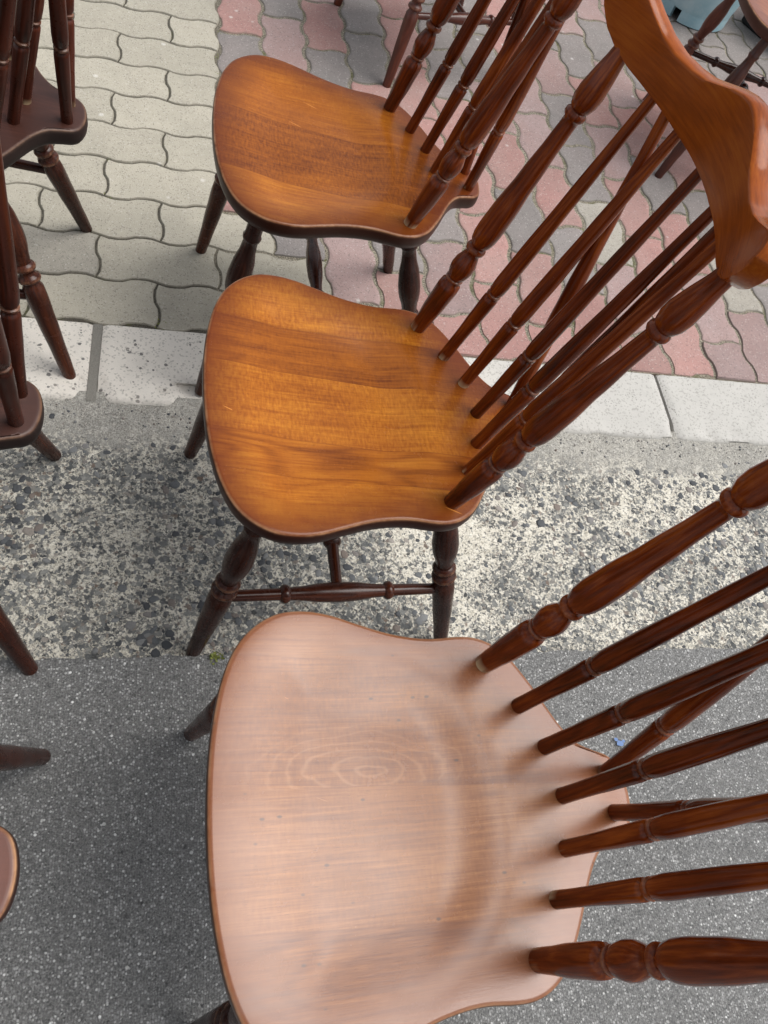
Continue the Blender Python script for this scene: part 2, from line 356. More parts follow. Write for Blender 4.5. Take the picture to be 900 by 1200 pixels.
def asphalt_mat():
    s = NT('asphalt'); p = s.pos()
    fine = s.noise(p, 480.0, 4, .8); v = s.voronoi(p, 300.0); c = s.xyz(v.outputs['Color']); v2 = s.voronoi(p, 165.0); c2 = s.xyz(v2.outputs['Color'])
    v3 = s.voronoi(p, 90.0); c3 = s.xyz(v3.outputs['Color'])
    big = s.noise(p, 5.0, 5, .6)
    col = s.ramp(fine, [(.34, (.040, .040, .041)), (.5, (.135, .135, .132)), (.66, (.30, .30, .295))])
    st = s.ramp(c[0], [(0, .045), (.35, .11), (.65, .24), (.85, .38), (.96, .52), (1, .70)])
    col = s.mix(s.math('MULTIPLY', s.map(v.outputs['Distance'], .55, .36, 0, 1), .85), col, st)
    b2 = s.math('MULTIPLY', s.map(v2.outputs['Distance'], .36, .24, 0, 1), s.math('GREATER_THAN', c2[0], .80))
    col = s.mix(s.math('MULTIPLY', b2, .85), col, s.ramp(c2[1], [(0, .10), (.6, .22), (.85, .45), (1, .95)]))
    b3 = s.math('MULTIPLY', s.map(v3.outputs['Distance'], .26, .16, 0, 1), s.math('GREATER_THAN', c3[0], .965))
    col = s.mix(s.math('MULTIPLY', b3, .8), col, s.ramp(c3[1], [(0, .30), (1, .85)]))
    k = s.math('ADD', .72, s.math('MULTIPLY', big, .56))
    col = s.mix(1.0, col, s.comb(k, k, s.math('MULTIPLY', k, .985)), 'MULTIPLY')
    h = s.math('ADD', s.math('SUBTRACT', 1.0, v.outputs['Distance']), s.math('MULTIPLY', fine, 1.2))
    return s.done(col, s.map(c[1], 0, 1, .32, .60), s.bump(h, .8, .0025), .95)
M_asphalt = asphalt_mat()
M_ground = plain('far_ground', (.20, .19, .17), .9, .3, 40, .6)
def blue_mat():
    s = NT('blue_plastic'); p = s.objco(); n = s.noise(p, 14.0, 5, .6); f = s.noise(p, 160.0, 3, .7)
    col = s.ramp(n, [(.3, (.27, .45, .52)), (.6, (.38, .55, .61)), (.8, (.50, .64, .68))])
    col = s.mix(s.map(f, .55, .75, 0, .4), col, (.52, .60, .60))
    return s.done(col, .5, s.bump(f, .1, .001), .4)
M_blue = blue_mat()
M_black = plain('black_flat', (.018, .018, .019), .5, .4, 80, .4, .1)
M_paint = plain('blue_paint', (.15, .23, .42), .8, .3, 600, .6)
def moss_mat():
    s = NT('weed_leaf'); n = s.noise(s.pos(), 300.0, 2)
    return s.done(s.ramp(n, [(.3, (.10, .14, .03)), (.7, (.24, .25, .07))]), .7, None, .3)
M_moss = moss_mat()

# ---------------------------------------------------------------- ground sheets (X along the kerb, Y away from the viewer)
random.seed(11)
V_KERB0, V_KERB1, V_ROAD = -.957, -1.1354, -1.592
Z_ROAD = .008
def rect(name, x0, x1, y0, y1, z, mat):
    return mesh(name, [(x0, y0, z), (x1, y0, z), (x1, y1, z), (x0, y1, z)], [(0, 1, 2, 3)], False, mat)
structure(obj('ground', rect('ground', -150, 150, -150, 150, -.09, M_ground)))
pavement = structure(obj('pavement', rect('pavement', -6, 8, V_KERB0, 6, -.0030, M_bed)))

# pavers ----------------------------------------------------------
def wv(t): return math.tanh(1.7*math.sin(2*math.pi*t))/math.tanh(1.7)
def paver_outline(L, W, gap, amp, n=7, n2=None):
    P = []
    def far(u): return (u, -W/2+amp*wv((u+L/2)/W))
    def near(u): return (u, W/2+amp*wv((u+L/2)/W))
    def left(v): return (-L/2-amp*wv((v+W/2)/W), v)
    def right(v): return (L/2-amp*wv((v+W/2)/W), v)
    N2 = n2 or 2*n
    P += [near(-L/2+L*k/N2) for k in range(N2)]
    P += [right(W/2-W*k/n) for k in range(n)]
    P += [far(L/2-L*k/N2) for k in range(N2)]
    P += [left(-W/2+W*k/n) for k in range(n)]
    P = [(u*(1-gap/L), -v*(1-gap/W)) for u, v in P]     # Y = -v ; now counter-clockwise from above
    return P
def clip_min_y(P, ymin):
    out = []
    for a, b in zip(P, P[1:]+P[:1]):
        ia, ib = a[1] >= ymin, b[1] >= ymin
        if ia: out.append(a)
        if ia != ib:
            t = (ymin-a[1])/(b[1]-a[1]); out.append((a[0]+(b[0]-a[0])*t, ymin))
    return out
def inset(P, d):
    out = []; n = len(P)
    for i in range(n):
        a, b, c = Vector(P[i-1]), Vector(P[i]), Vector(P[(i+1) % n])
        t = (c-a)
        if t.length < 1e-9: out.append(tuple(b)); continue
        t.normalize(); out.append((b.x-t.y*d, b.y+t.x*d))
    return out
def paver_mesh(name, P, cham=.004, inner=.009, mat=None):
    n = len(P)
    I1 = inset(P, cham*.45); I2 = inset(P, cham); cx, cy = (max(x for x, y in P)+min(x for x, y in P))/2, (max(y for x, y in P)+min(y for x, y in P))/2
    hx, hy = max(x for x, y in P)-cx, max(y for x, y in P)-cy; I3 = [(cx+(x-cx)*(1-inner/hx), cy+(y-cy)*(1-inner/hy)) for x, y in I2]
    verts = [(x, y, -.05) for x, y in P]+[(x, y, -.0042) for x, y in P]+[(x, y, -.0012) for x, y in I1]+[(x, y, 0) for x, y in I2]+[(x, y, 0) for x, y in I3]
    ed = [0]*(3*n)+[cham*.6]*n+[.03]*n
    faces = []
    for r in range(4):
        for k in range(n):
            k2 = (k+1) % n
            faces.append((r*n+k, r*n+k2, (r+1)*n+k2, (r+1)*n+k))
    faces.append(tuple(4*n+k for k in range(n)))
    return mesh(name, verts, faces, True, mat, None, {'edge': ed}, 40)
U = .225; H = U/2
P_grey = paver_outline(U, H, .0026, .0056)
me_grey = paver_mesh('paver', P_grey, .0026)
P_half = paver_outline(H, H, .0026, .0056, 7, 7)
me_grey_half = paver_mesh('paver_half', P_half, .0026)
UR_, HR_ = .220, .110
P_red = [(-y, x) for x, y in paver_outline(UR_, HR_, .0062, .0062)]   # turned a quarter
def rough_outline(P, k): return [(x+.0011*mnoise.noise(Vector((x*70, y*70, k*3.3)))+.0006*mnoise.noise(Vector((x*260, y*260, k*5.1))), y+.0011*mnoise.noise(Vector((x*70, y*70, 40+k*3.3)))+.0006*mnoise.noise(Vector((x*260, y*260, 60+k)))) for x, y in P]
red_variants = [paver_mesh('paver_turned', rough_outline(P_red, k), .0032) for k in range(6)]
for m_ in [me_grey, me_grey_half]+red_variants: m_.materials.append(M_grey)
def add_paver(me, x, y, mat, tilt=.0035, dz=.0009):
    o = obj('paver', me, pavement)
    o.location = (x, y, random.uniform(-dz, dz)-.0003)
    o.rotation_euler = (random.uniform(-tilt, tilt), random.uniform(-tilt, tilt), random.uniform(-.006, .006))
    o.material_slots[0].link = 'OBJECT'; o.material_slots[0].material = mat
    return o
for r in range(-3, 9):
    v = r*H
    odd = (r % 2 == 1)
    x0 = -.1125 if odd else 0.0
    end = .1125 if r < 6 else (.225 if r == 6 else .3375)
    k = -5
    while True:
        a = x0+k*U; k += 1
        b = a+U
        if b < -.75: continue
        if a > end-.01: break
        if b > end+.01:
            add_paver(me_grey_half, a+H/2, -v, M_grey)
        else:
            add_paver(me_grey, (a+b)/2, -v, M_grey2 if (r == 7 and abs(a+.3375) < .02) else M_grey)
COL = {}
for t in "-7,-6,r;-6,-6,d;-6,-5,m;-5,-5,r;-5,-4,d;-5,-1,m;-4,-5,d;-4,-4,d;-3,-4,r;-3,0,m;-2,-4,d;-2,-1,r;-2,1,r;-1,-3,d;-1,-1,r;-1,0,d;0,-1,m;0,0,r;1,-2,m;1,-1,d;1,0,d;1,1,p;1,3,r;2,-3,m;2,-2,d;2,-1,r;2,1,r;2,2,r;2,3,r;3,-2,d;3,-1,m;3,3,m;4,4,m;-7,-5,d;-6,-4,r;-6,-2,d;-4,-1,d;-4,0,r;-3,-3,r;-3,-1,d;-3,1,r;-2,0,r;-1,1,r;-1,2,r;0,1,d;0,2,r;1,2,m;2,0,m;3,1,d;3,2,r;4,3,p;5,3,m;3,4,m;-4,-3,r;-3,-5,r;6,0,d;7,-1,d;7,0,d;8,-1,d;8,0,d;6,-1,d;5,0,m;9,-1,d;9,0,d;5,-1,d;5,-2,d;6,-2,d;7,1,m".split(';'):
    j, k, c = t.split(','); COL[(int(j), int(k))] = c
MATC = {'r': M_red, 'm': M_mauve, 'd': M_dark, 'p': M_pale}
for j in range(-7, 15):
    ux = .9378+HR_*j
    for k in range(-10, 7):
        v = .2947-HR_*j+UR_*k+.11
        if v < -1.25 or v-.11 > .957: continue
        # leave out what lies well outside the view
        if ux > 1.55 and v > .5: continue
        if ux < .75 and v < -.62: continue
        vmax = .619 if j == -7 else .731 if j == -6 else .957
        if v-.11 > vmax-.012: continue
        mat = MATC[COL.get((j, k)) or random.choice('rrrmmdd')]
        if v+.118 > vmax:
            P = clip_min_y(P_red, -(vmax-.002)+v)
            me = paver_mesh('paver_cut', rough_outline(P, 2), .002, .002); me.materials.append(M_grey)
        else: me = random.choice(red_variants)
        add_paver(me, ux, -v, mat, .006, .0016)

# kerb ------------------------------------------------------------
kerb = structure(obj('kerb', rect('kerb_bed', -6, 8, V_KERB1+.027, V_KERB0, -.012, M_mortar)))
def kerb_stone(x0, x1, chips):
    y0, y1 = V_KERB1+.001, V_KERB0-.002
    nx = max(8, int((x1-x0)/.012)); prof = [(y1, -.06), (y1, -.002), (y1-.0025, .0015)]
    ny = 12
    for q in range(1, ny): prof.append((y1-.0025+(y0+.012-(y1-.0025))*q/ny, .002))
    prof += [(y0+.012, .002), (y0+.006, .0008), (y0+.002, -.0025), (y0, -.0075), (y0-.0005, -.06)]
    V, F = [], []; m = len(prof)
    for i in range(nx+1):
        x = x0+(x1-x0)*i/nx
        e = min(i, nx-i)
        for q, (y, z) in enumerate(prof):
            dz = -.004 if e == 0 and z > -.05 else 0
            dy = 0
            if z > -.05 and q >= m-6:
                w = mnoise.noise(Vector((x*26, q*.6, 3.1))); w2 = mnoise.noise(Vector((x*9, 0, 7.7)))
                if w > .12: dz -= .006*(w-.12)*2; dy += .008*(w-.12)*2
                dy += .0016*w2
            for cx, depth, wdt in chips:
                d = abs(x-cx)/wdt
                if d < 1 and q >= m-7 and z > -.05: dz -= depth*(1-d*d)*(.6+.4*mnoise.noise(Vector((x*120, q, 0)))); dy += depth*1.2*(1-d*d)
            dz += .0007*mnoise.noise(Vector((x*40, y*40, 0)))
            V.append((x+(.002 if i == 0 and z > -.05 else -.002 if i == nx and z > -.05 else 0)*(1 if z > -.002 else 0), y+dy, z+dz))
    for i in range(nx):
        for q in range(m-1):
            a = i*m+q; F.append((a, a+1, a+m+1, a+m))
    F.append(tuple(range(m-1, -1, -1))); F.append(tuple(nx*m+q for q in range(m)))
    obj('kerb_stone', mesh('kerb_stone', V, F, True, M_kerb, None, None, 50), kerb)
kerb_stone(-1.26, -.6825, []); kerb_stone(-.680, -.1065, [(-.118, .010, .016)])
kerb_stone(-.0935, .4745, [(.062, .016, .034), (-.085, .009, .014)])
kerb_stone(.4775, 1.0535, [(1.05, .005, .01)]); kerb_stone(1.0565, 1.632, []); kerb_stone(1.635, 2.21, [])
obj('mortar_joint', mesh('mortar_joint', [(-.108, V_KERB1+.004, -.0024), (-.092, V_KERB1+.004, -.0024), (-.092, V_KERB0-.003, -.0005), (-.108, V_KERB0-.003, -.0005)], [(0, 1, 2, 3)], False, M_mortar), kerb)

# gutter ----------------------------------------------------------
def sheet(name, x0, x1, y0, y1, z, nx, ny, mat, amp, ragged=None):
    V, F = [], []
    for j in range(ny+1):
        for i in range(nx+1):
            x = x0+(x1-x0)*i/nx; y = y0+(y1-y0)*j/ny
            if ragged and j == (ny if ragged == 'top' else 0):
                y += .005*mnoise.noise(Vector((x*7, 1, 0)))+.004*mnoise.noise(Vector((x*38, 2, 0)))+.003*mnoise.noise(Vector((x*120, 5, 0)))
            V.append((x, y, z+amp*mnoise.fractal(Vector((x*14, y*14, .3)), 1, 2, 3)))
    for j in range(ny):
        for i in range(nx):
            a = j*(nx+1)+i; F.append((a, a+1, a+nx+2, a+nx+1))
    return mesh(name, V, F, True, mat)
gutter = structure(obj('gutter', sheet('gutter', -1.6, 2.6, V_ROAD-.02, V_KERB1+.025, -.0035, 220, 26, M_gutter, .0012)))
def scatter(name, n, region, rmin, rmax, hfac, mat, parent, zfun, density, power=2.2, tri=7):
    V, F, tone = [], [], []
    x0, x1, y0, y1 = region; cnt = 0
    while cnt < n:
        x, y = random.uniform(x0, x1), random.uniform(y0, y1)
        if random.random() > density(x, y): continue
        cnt += 1
        r = rmin+(rmax-rmin)*random.random()**power
        asp = random.uniform(.55, 1); rot = random.random()*6.28; t = random.random(); base = len(V); hh = r*hfac*random.uniform(.6, 1.2)
        z = zfun(x, y)
        for lvl, (rr, zz) in enumerate(((1.0, -.0016), (.82, hh*.75), (.45, hh))):
            for k in range(tri):
                a = 6.2832*k/tri; q = r*rr*(1+random.uniform(-.30, .26)*(lvl < 2))
                px, py = q*math.cos(a), q*asp*math.sin(a)
                V.append((x+px*math.cos(rot)-py*math.sin(rot), y+px*math.sin(rot)+py*math.cos(rot), z+zz)); tone.append(t)
        for l in range(2):
            for k in range(tri):
                k2 = (k+1) % tri; F.append((base+l*tri+k, base+l*tri+k2, base+(l+1)*tri+k2, base+(l+1)*tri+k))
        F.append(tuple(base+2*tri+k for k in range(tri)))
    o = obj(name, mesh(name, V, F, True, mat, None, {'tone': tone}), parent); o['kind'] = 'stuff'
    return o
def agg_density(x, y):
    b = mnoise.fractal(Vector((x*4.0, y*5.5, 2.0)), 1, 2, 3)
    d = .35+1.2*b
    if y > -1.21: d *= .12
    return max(.04, min(1, d))
scatter('exposed_aggregate', 1900, (-.55, 1.5, V_ROAD+.004, V_KERB1-.012), .0020, .0100, .12, M_stone, gutter, lambda x, y: -.0035, agg_density)
scatter('loose_grit', 700, (-.5, 1.6, V_KERB1-.055, V_KERB1-.002), .0008, .0030, .6, M_stone, gutter, lambda x, y: -.0027, lambda x, y: smooth(-1.20, -1.137, y)*.9+.05, 3)

# road ------------------------------------------------------------
road = structure(obj('road', sheet('road', -2.5, 3.0, -4.5, V_ROAD, Z_ROAD-.001, 700, 40, M_asphalt, .0011, 'top')))
scatter('road_chippings', 2400, (-.6, 1.5, -2.25, V_ROAD-.004), .0010, .0030, .35, M_chip, road, lambda x, y: Z_ROAD-.0008, lambda x, y: 1, 1.6, 6)
def fleck_mesh():
    V, F = [], []
    for cx, cy, r in ((0, 0, .0065), (.007, .004, .003), (-.005, .007, .0035), (.004, -.008, .0025), (.011, -.003, .0018)):
        b = len(V); n = 9
        for k in range(n):
            a = 6.2832*k/n; q = r*random.uniform(.6, 1.2); V.append((cx+q*math.cos(a), cy+q*math.sin(a), .0015))
        F.append(tuple(range(b, b+n)))
    return mesh('paint_fleck', V, F, False, M_paint)
o = obj('paint_fleck', fleck_mesh(), road); o.location = (.742, -1.749, Z_ROAD+.0016)

# ---------------------------------------------------------------- windsor chair
HS, TILT = .3962, .0938
HALF = [(-.182, .0), (-.1805, .045), (-.176, .085), (-.167, .125), (-.153, .157), (-.134, .178), (-.110, .191), (-.083, .194), (-.056, .190), (-.028, .181), (0, .1725), (.027, .1675),
        (.052, .166), (.080, .1685), (.101, .168), (.121, .161), (.140, .1455), (.160, .116), (.174, .0905), (.187, .0685), (.202, .052), (.219, .0445), (.236, .038), (.2465, .025), (.251, .0)]
full = HALF+[(a, -b) for a, b in HALF[-2:0:-1]]
OUT = catmull(full, 4, True)
def plane_z(a): return HS-TILT*a
def seat_mesh():
    c = (.02, 0.0); N = len(OUT); V, F, G, ED, SD, AR, DK = [], [], [], [], [], [], []
    pts = [Vector(p) for p in OUT]
    def edge_dist(p):
        k = min(range(N), key=lambda i: (p-pts[i]).length_squared); best = 1
        for i in (k-1, k):
            a_, b_ = pts[i], pts[(i+1) % N]; ab = b_-a_; t = min(1, max(0, (p-a_).dot(ab)/ab.length_squared)); best = min(best, (p-a_-ab*t).length)
        return best
    def dish(a, b, d):
        ridge = .108-2.6*b*b
        inside = smooth(.002, .100, d)*smooth(-.005, .070, ridge-a)
        z = -.0115*inside
        z -= .0045*smooth(-.10, -.185, a)           # front edge rolls down
        z += .0012*math.exp(-(b/.035)**2)*smooth(.02, -.14, a)               # low pommel
        z -= .0022*smooth(.20, .25, a)
        return z
    ts = [k/26 for k in range(1, 25)]+[.955, .972]
    V.append((c[0], 0, plane_z(c[0])+dish(c[0], 0, .15))); G.append((0, V[0][2], c[0])); ED.append(.15); SD.append(0); AR.append(0); DK.append(0)
    for t in ts:
        for p in pts:
            a, b = c[0]+t*(p.x-c[0]), t*p.y
            d = edge_dist(Vector((a, b)))
            V.append((a, b, plane_z(a)+dish(a, b, d))); G.append((b, 0, a)); ED.append(d); SD.append(0); AR.append(0); DK.append(smooth(.0, .05, a-(.108-2.6*b*b)))
    # rim profile: inset distance, drop
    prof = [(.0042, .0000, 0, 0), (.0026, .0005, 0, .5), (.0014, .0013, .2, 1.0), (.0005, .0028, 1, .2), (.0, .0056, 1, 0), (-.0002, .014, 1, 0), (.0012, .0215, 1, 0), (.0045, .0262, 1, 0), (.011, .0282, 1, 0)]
    nrm = []
    for i in range(N):
        t = pts[(i+1) % N]-pts[i-1]; t.normalize(); nrm.append(Vector((-t.y, t.x)))
    if (nrm[0].dot(Vector(c)-pts[0])) < 0: nrm = [-n for n in nrm]
    for ins, drop, sd, ar in prof:
        for p, n in zip(pts, nrm):
            q = p+n*ins
            z0 = plane_z(q.x)+dish(q.x, q.y, max(0, ins))
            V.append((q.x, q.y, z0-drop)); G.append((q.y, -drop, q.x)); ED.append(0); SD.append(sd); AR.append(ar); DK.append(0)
    R = len(ts)+len(prof)
    for k in range(N): F.append((0, 1+(k+1) % N, 1+k) if False else (0, 1+k, 1+(k+1) % N))
    for r in range(R-1):
        for k in range(N):
            k2 = (k+1) % N; a = 1+r*N; F.append((a+k, a+N+k, a+N+k2, a+k2))
    # underside
    V.append((c[0], 0, plane_z(c[0])-.0285)); G.append((0, -.03, c[0])); ED.append(0); SD.append(1); AR.append(0); DK.append(0)
    l = 1+(R-1)*N
    for k in range(N): F.append((l+(k+1) % N, l+k, len(V)-1))
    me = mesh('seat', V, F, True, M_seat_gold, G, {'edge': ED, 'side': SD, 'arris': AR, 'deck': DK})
    bm = bmesh.new(); bm.from_mesh(me); bmesh.ops.recalc_face_normals(bm, faces=bm.faces); bm.to_mesh(me); bm.free()
    return me
def lathe(name, A, B, prof, mat, seg=20, glue=True):
    """prof: list of (distance along the axis from A in metres, radius, worn)"""
    A, B = Vector(A), Vector(B); ax = (B-A); L = ax.length; ax.normalize()
    q = ax.to_track_quat('Z', 'Y'); V, F, G, Wn, Gl = [], [], [], [], []
    for s, r, w in prof:
        for k in range(seg):
            t = 6.28318*k/seg; lx, ly = r*math.cos(t), r*math.sin(t)
            p = A+q @ Vector((lx, ly, s)); V.append(p); G.append((lx, ly, s)); Wn.append(w); Gl.append(1.0 if glue and s < .0035 else 0.0)
    n = len(prof)
    for i in range(n-1):
        for k in range(seg):
            k2 = (k+1) % seg; F.append((i*seg+k, i*seg+k2, (i+1)*seg+k2, (i+1)*seg+k))
    F.append(tuple(range(seg-1, -1, -1))); F.append(tuple((n-1)*seg+k for k in range(seg)))
    return mesh(name, V, F, True, mat, G, {'worn_or_glint': Wn, 'glue': Gl}, 55)
def dense(keys, worn_or_glint=()):
    """keys (s, r): smooth runs; a key given twice in s makes a hard shoulder"""
    out = []
    for (s0, r0), (s1, r1) in zip(keys, keys[1:]):
        n = max(1, int(abs(s1-s0)/.008))
        for k in range(n):
            t = k/n; tt = t*t*(3-2*t) if abs(s1-s0) > .010 else t
            out.append((s0+(s1-s0)*t, r0+(r1-r0)*tt))
    out.append(keys[-1])
    return [(s, r, 1.0 if any(abs(s-w) < .0014 for w in worn_or_glint) else 0.0) for s, r in out]
def post_profile():
    k = [(-.012, .0104), (0, .0104), (.012, .0112), (.050, .0138), (.078, .0146), (.0865, .0136), (.0885, .0108), (.0908, .0100), (.0925, .0118), (.0950, .0120), (.0962, .0104), (.098, .0116),
         (.104, .0138), (.113, .0154), (.122, .0146), (.133, .0108), (.1370, .0090), (.1390, .0098), (.1410, .0124), (.1445, .0132), (.1475, .0124), (.1490, .0098), (.1505, .0104), (.155, .0134), (.164, .0154), (.176, .0160), (.20, .0154), (.25, .0122),
         (.30, .0098), (.324, .0091), (.3285, .0090), (.3300, .0110), (.3325, .0126), (.3365, .0126), (.3385, .0108), (.3395, .0098), (.3420, .0118), (.350, .0144), (.361, .0150), (.380, .0128), (.396, .0104), (.407, .0095), (.418, .0090)]
    return dense(k, (.0938, .1445, .3345))
def spindle_profile(L, ring=.118):
    k = [(-.012, .0084), (0, .0084), (.02, .0082), (.045, .0084), (.08, .0094), (ring-.008, .0099), (ring-.0035, .0096), (ring-.0020, .0078), (ring-.0005, .0077), (ring+.0010, .0094), (ring+.0035, .0096), (ring+.0048, .0078), (ring+.0062, .0080),
         (ring+.009, .0098), (ring+.022, .0105), (ring+.06, .0101), (ring+.15, .0082), (L-.03, .0062), (L+.010, .0056)]
    return dense(k, (ring+.0010, ring+.0035))
def leg_profile(L):
    k = [(0, .0088), (.0015, .0102), (.005, .0108), (.05, .0124), (.12, .0152), (.165, .0168), (.180, .0162), (.186, .0128), (.189, .0124), (.1915, .0166), (.1955, .0182), (.1995, .0166), (.2020, .0126), (.208, .0122), (.2110, .0158), (.2155, .0172), (.2195, .0152), (.2220, .0120),
         (.228, .0128), (.258, .0182), (.272, .0188), (.292, .0172), (.325, .0120), (.337, .0110), (.340, .0132), (.345, .0142), (.349, .0122), (L, .0116)]
    return dense(k, (.1955, .2155))
def stretcher_profile(L):
    h = L/2; k = [(-.006, .0078), (.004, .0079), (h-.090, .0085), (h-.082, .0088), (h-.0805, .0112), (h-.077, .0134), (h-.073, .0134), (h-.0695, .0112), (h-.068, .0092), (h-.058, .0098), (h-.02, .0138), (h, .0146)]
    k2 = [(L-s, r) for s, r in k[::-1][1:]]
    return dense(k+k2, (h-.075, h+.075))
def crest_mesh():
    bot = [(0, .769), (.05, .769), (.1, .772), (.13, .775), (.152, .781), (.168, .790), (.180, .802), (.188, .815), (.1925, .828), (.1937, .834)]
    top = [(0, .836), (.012, .8345), (.027, .830), (.045, .8225), (.060, .8165), (.078, .8132), (.1, .8125), (.12, .8165), (.138, .824), (.155, .833), (.168, .8400), (.178, .8435), (.185, .8440), (.190, .8415), (.1928, .8375), (.1937, .835)]
    bs = [k*.194/44 for k in range(41)]+[.1805, .1845, .188, .1905, .1922, .1932, .1937]
    bs = sorted(set(round(b, 5) for b in bs)); bs = [-b for b in bs[:0:-1]]+bs
    V, F, G = [], [], []; T = .0195
    for b in bs:
        ab = abs(b); z0, z1 = interp(bot, ab), interp(top, ab); hgt = z1-z0
        rr = min(.0034, hgt*.45); e = T; off = 0.0; fb = min(.014, hgt*.45)
        sec = [(.0000, z0+fb), (.0002, z1-rr), (rr*.12, z1-rr*.45), (rr*.55, z1-rr*.08), (e-rr, z1), (e-rr*.3, z1-rr*.3), (e, z1-rr), (e, z0+rr*.5), (e-rr*.15, z0+rr*.15), (e-rr*.5, z0), (.0034, z0), (.0018, z0+.0006)]
        # tangent frame of the bow
        for d, z in sec:
            a0 = .241-2.05*b*b+.19*(z-.77); nx = Vector((1, 4.1*b)).normalized()
            V.append((a0+d*nx.x, b+d*nx.y, z)); G.append((z-.8, d, b))
    m = 12
    for i in range(len(bs)-1):
        for k in range(m):
            k2 = (k+1) % m; F.append((i*m+k, (i+1)*m+k, (i+1)*m+k2, i*m+k2))
    F.append(tuple(range(m))); F.append(tuple((len(bs)-1)*m+k for k in range(m-1, -1, -1)))
    me = mesh('crest_rail', V, F, True, M_crest, G, {'worn_or_glint': [0]*len(V), 'glue': [0]*len(V)}, 38)
    bm = bmesh.new(); bm.from_mesh(me); bmesh.ops.recalc_face_normals(bm, faces=bm.faces); bm.to_mesh(me); bm.free()
    return me

LEGS = [((-.179, s*.177, -.0045), (-.112, s*.140, .385)) for s in (1, -1)]+[((.213, s*.181, -.0045), (.116, s*.098, .372)) for s in (1, -1)]
def on(seg, z):
    A, B = Vector(seg[0]), Vector(seg[1]); return A+(B-A)*((z-A.z)/(B.z-A.z))
def make_chair():
    root = bpy.data.objects.new('windsor_chair', None); C.objects.link(root); root.empty_display_size = .05
    obj('seat', seat_mesh(), root)
    for A, B in LEGS:
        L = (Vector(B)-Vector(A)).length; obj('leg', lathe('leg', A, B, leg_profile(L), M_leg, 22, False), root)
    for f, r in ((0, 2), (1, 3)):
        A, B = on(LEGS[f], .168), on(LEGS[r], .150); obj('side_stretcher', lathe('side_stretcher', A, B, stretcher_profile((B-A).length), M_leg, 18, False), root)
    mids = [(on(LEGS[f], .168)+on(LEGS[r], .150))/2 for f, r in ((0, 2), (1, 3))]
    obj('cross_stretcher', lathe('cross_stretcher', mids[0], mids[1], stretcher_profile((mids[1]-mids[0]).length), M_leg, 18, False), root)
    for s in (1, -1):
        A, B = Vector((.1085, s*.1375, plane_z(.1085)-.0005)), Vector((.2070, s*.1530, .778)); obj('back_post', lathe('back_post', A, B, post_profile(), M_spindle, 26), root)
    for a, b, ta, tb in ((.139, .0915, .221, .098), (.160, .0485, .235, .052), (.1690, 0, .241, 0), (.160, -.0485, .235, -.052), (.139, -.0915, .221, -.098)):
        A, B = Vector((a, b, plane_z(a)-.0005)), Vector((ta+.0115, tb*1.025, .771)); obj('spindle', lathe('spindle', A, B, spindle_profile((B-A).length), M_spindle, 18), root)
    for s in (1, -1):
        A, B = Vector((.226, s*.0195, plane_z(.226)-.0025)), Vector((.2405, s*.0800, .773)); obj('brace_spindle', lathe('brace_spindle', A, B, spindle_profile((B-A).length), M_spindle, 18), root)
    obj('crest_rail', crest_mesh(), root)
    return root
def copy_chair(src):
    r = src.copy(); C.objects.link(r)
    for ch in list(src.children):
        c = ch.copy(); C.objects.link(c); c.parent = r
    return r
def dress(root, mats):
    for ch in root.children:
        kind = ch.name.split('.')[0]
        if kind in mats:
            ch.material_slots[0].link = 'OBJECT'; ch.material_slots[0].material = mats[kind]
def place(root, u, v, th, z=0.0):
    # chair axis +X is its back; th turns it clockwise seen from above
    root.location = (u, -v, z); root.rotation_euler = (0, 0, -th)
proto = make_chair()
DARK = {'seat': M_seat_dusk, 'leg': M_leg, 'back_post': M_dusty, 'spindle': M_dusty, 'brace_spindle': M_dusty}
spots = [
 (.2495, 1.4005, -.0275, 0, 'wooden spindle-back chair with golden brown seat and whole crest rail showing, in mid picture', {'seat': M_seat_gold}, 'chairs lined up in the near row'),
 (.2556, 1.8804, -.0139, .0145, 'nearest spindle-back chair, its seat pale and hazy, standing on the asphalt', {'seat': M_seat_pale}, 'chairs lined up in the near row'),
 (.2589, .9171, -.0090, 0, 'spindle-back chair with amber seat standing between paving and kerb, behind the golden one', {'seat': M_seat_amber}, 'chairs lined up in the near row'),
 (.656, -.149, -.295, 0, 'red-brown chair cut by the top edge, only legs and stretchers show', {'seat': M_seat_red, 'leg': M_leg_red, 'side_stretcher': M_leg_red}, 'chairs at the back'),
 (1.487, .118, .19, 0, 'red-brown chair in the top right corner beside the pale blue tub', {'seat': M_seat_ruddy, 'leg': M_leg_red}, 'chairs at the back'),
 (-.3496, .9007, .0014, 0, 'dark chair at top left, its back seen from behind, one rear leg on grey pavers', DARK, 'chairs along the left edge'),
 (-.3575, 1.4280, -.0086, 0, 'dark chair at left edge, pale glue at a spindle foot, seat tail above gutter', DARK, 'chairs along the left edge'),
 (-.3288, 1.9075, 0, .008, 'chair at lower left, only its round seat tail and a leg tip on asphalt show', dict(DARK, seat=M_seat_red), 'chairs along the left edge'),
]
chairs = []
for i, (u, v, th, z, label, mats, grp) in enumerate(spots):
    r = proto if i == 0 else copy_chair(proto)
    place(r, u, v, th, z); tag(r, label, 'chair', grp); dress(r, mats); chairs.append(r)

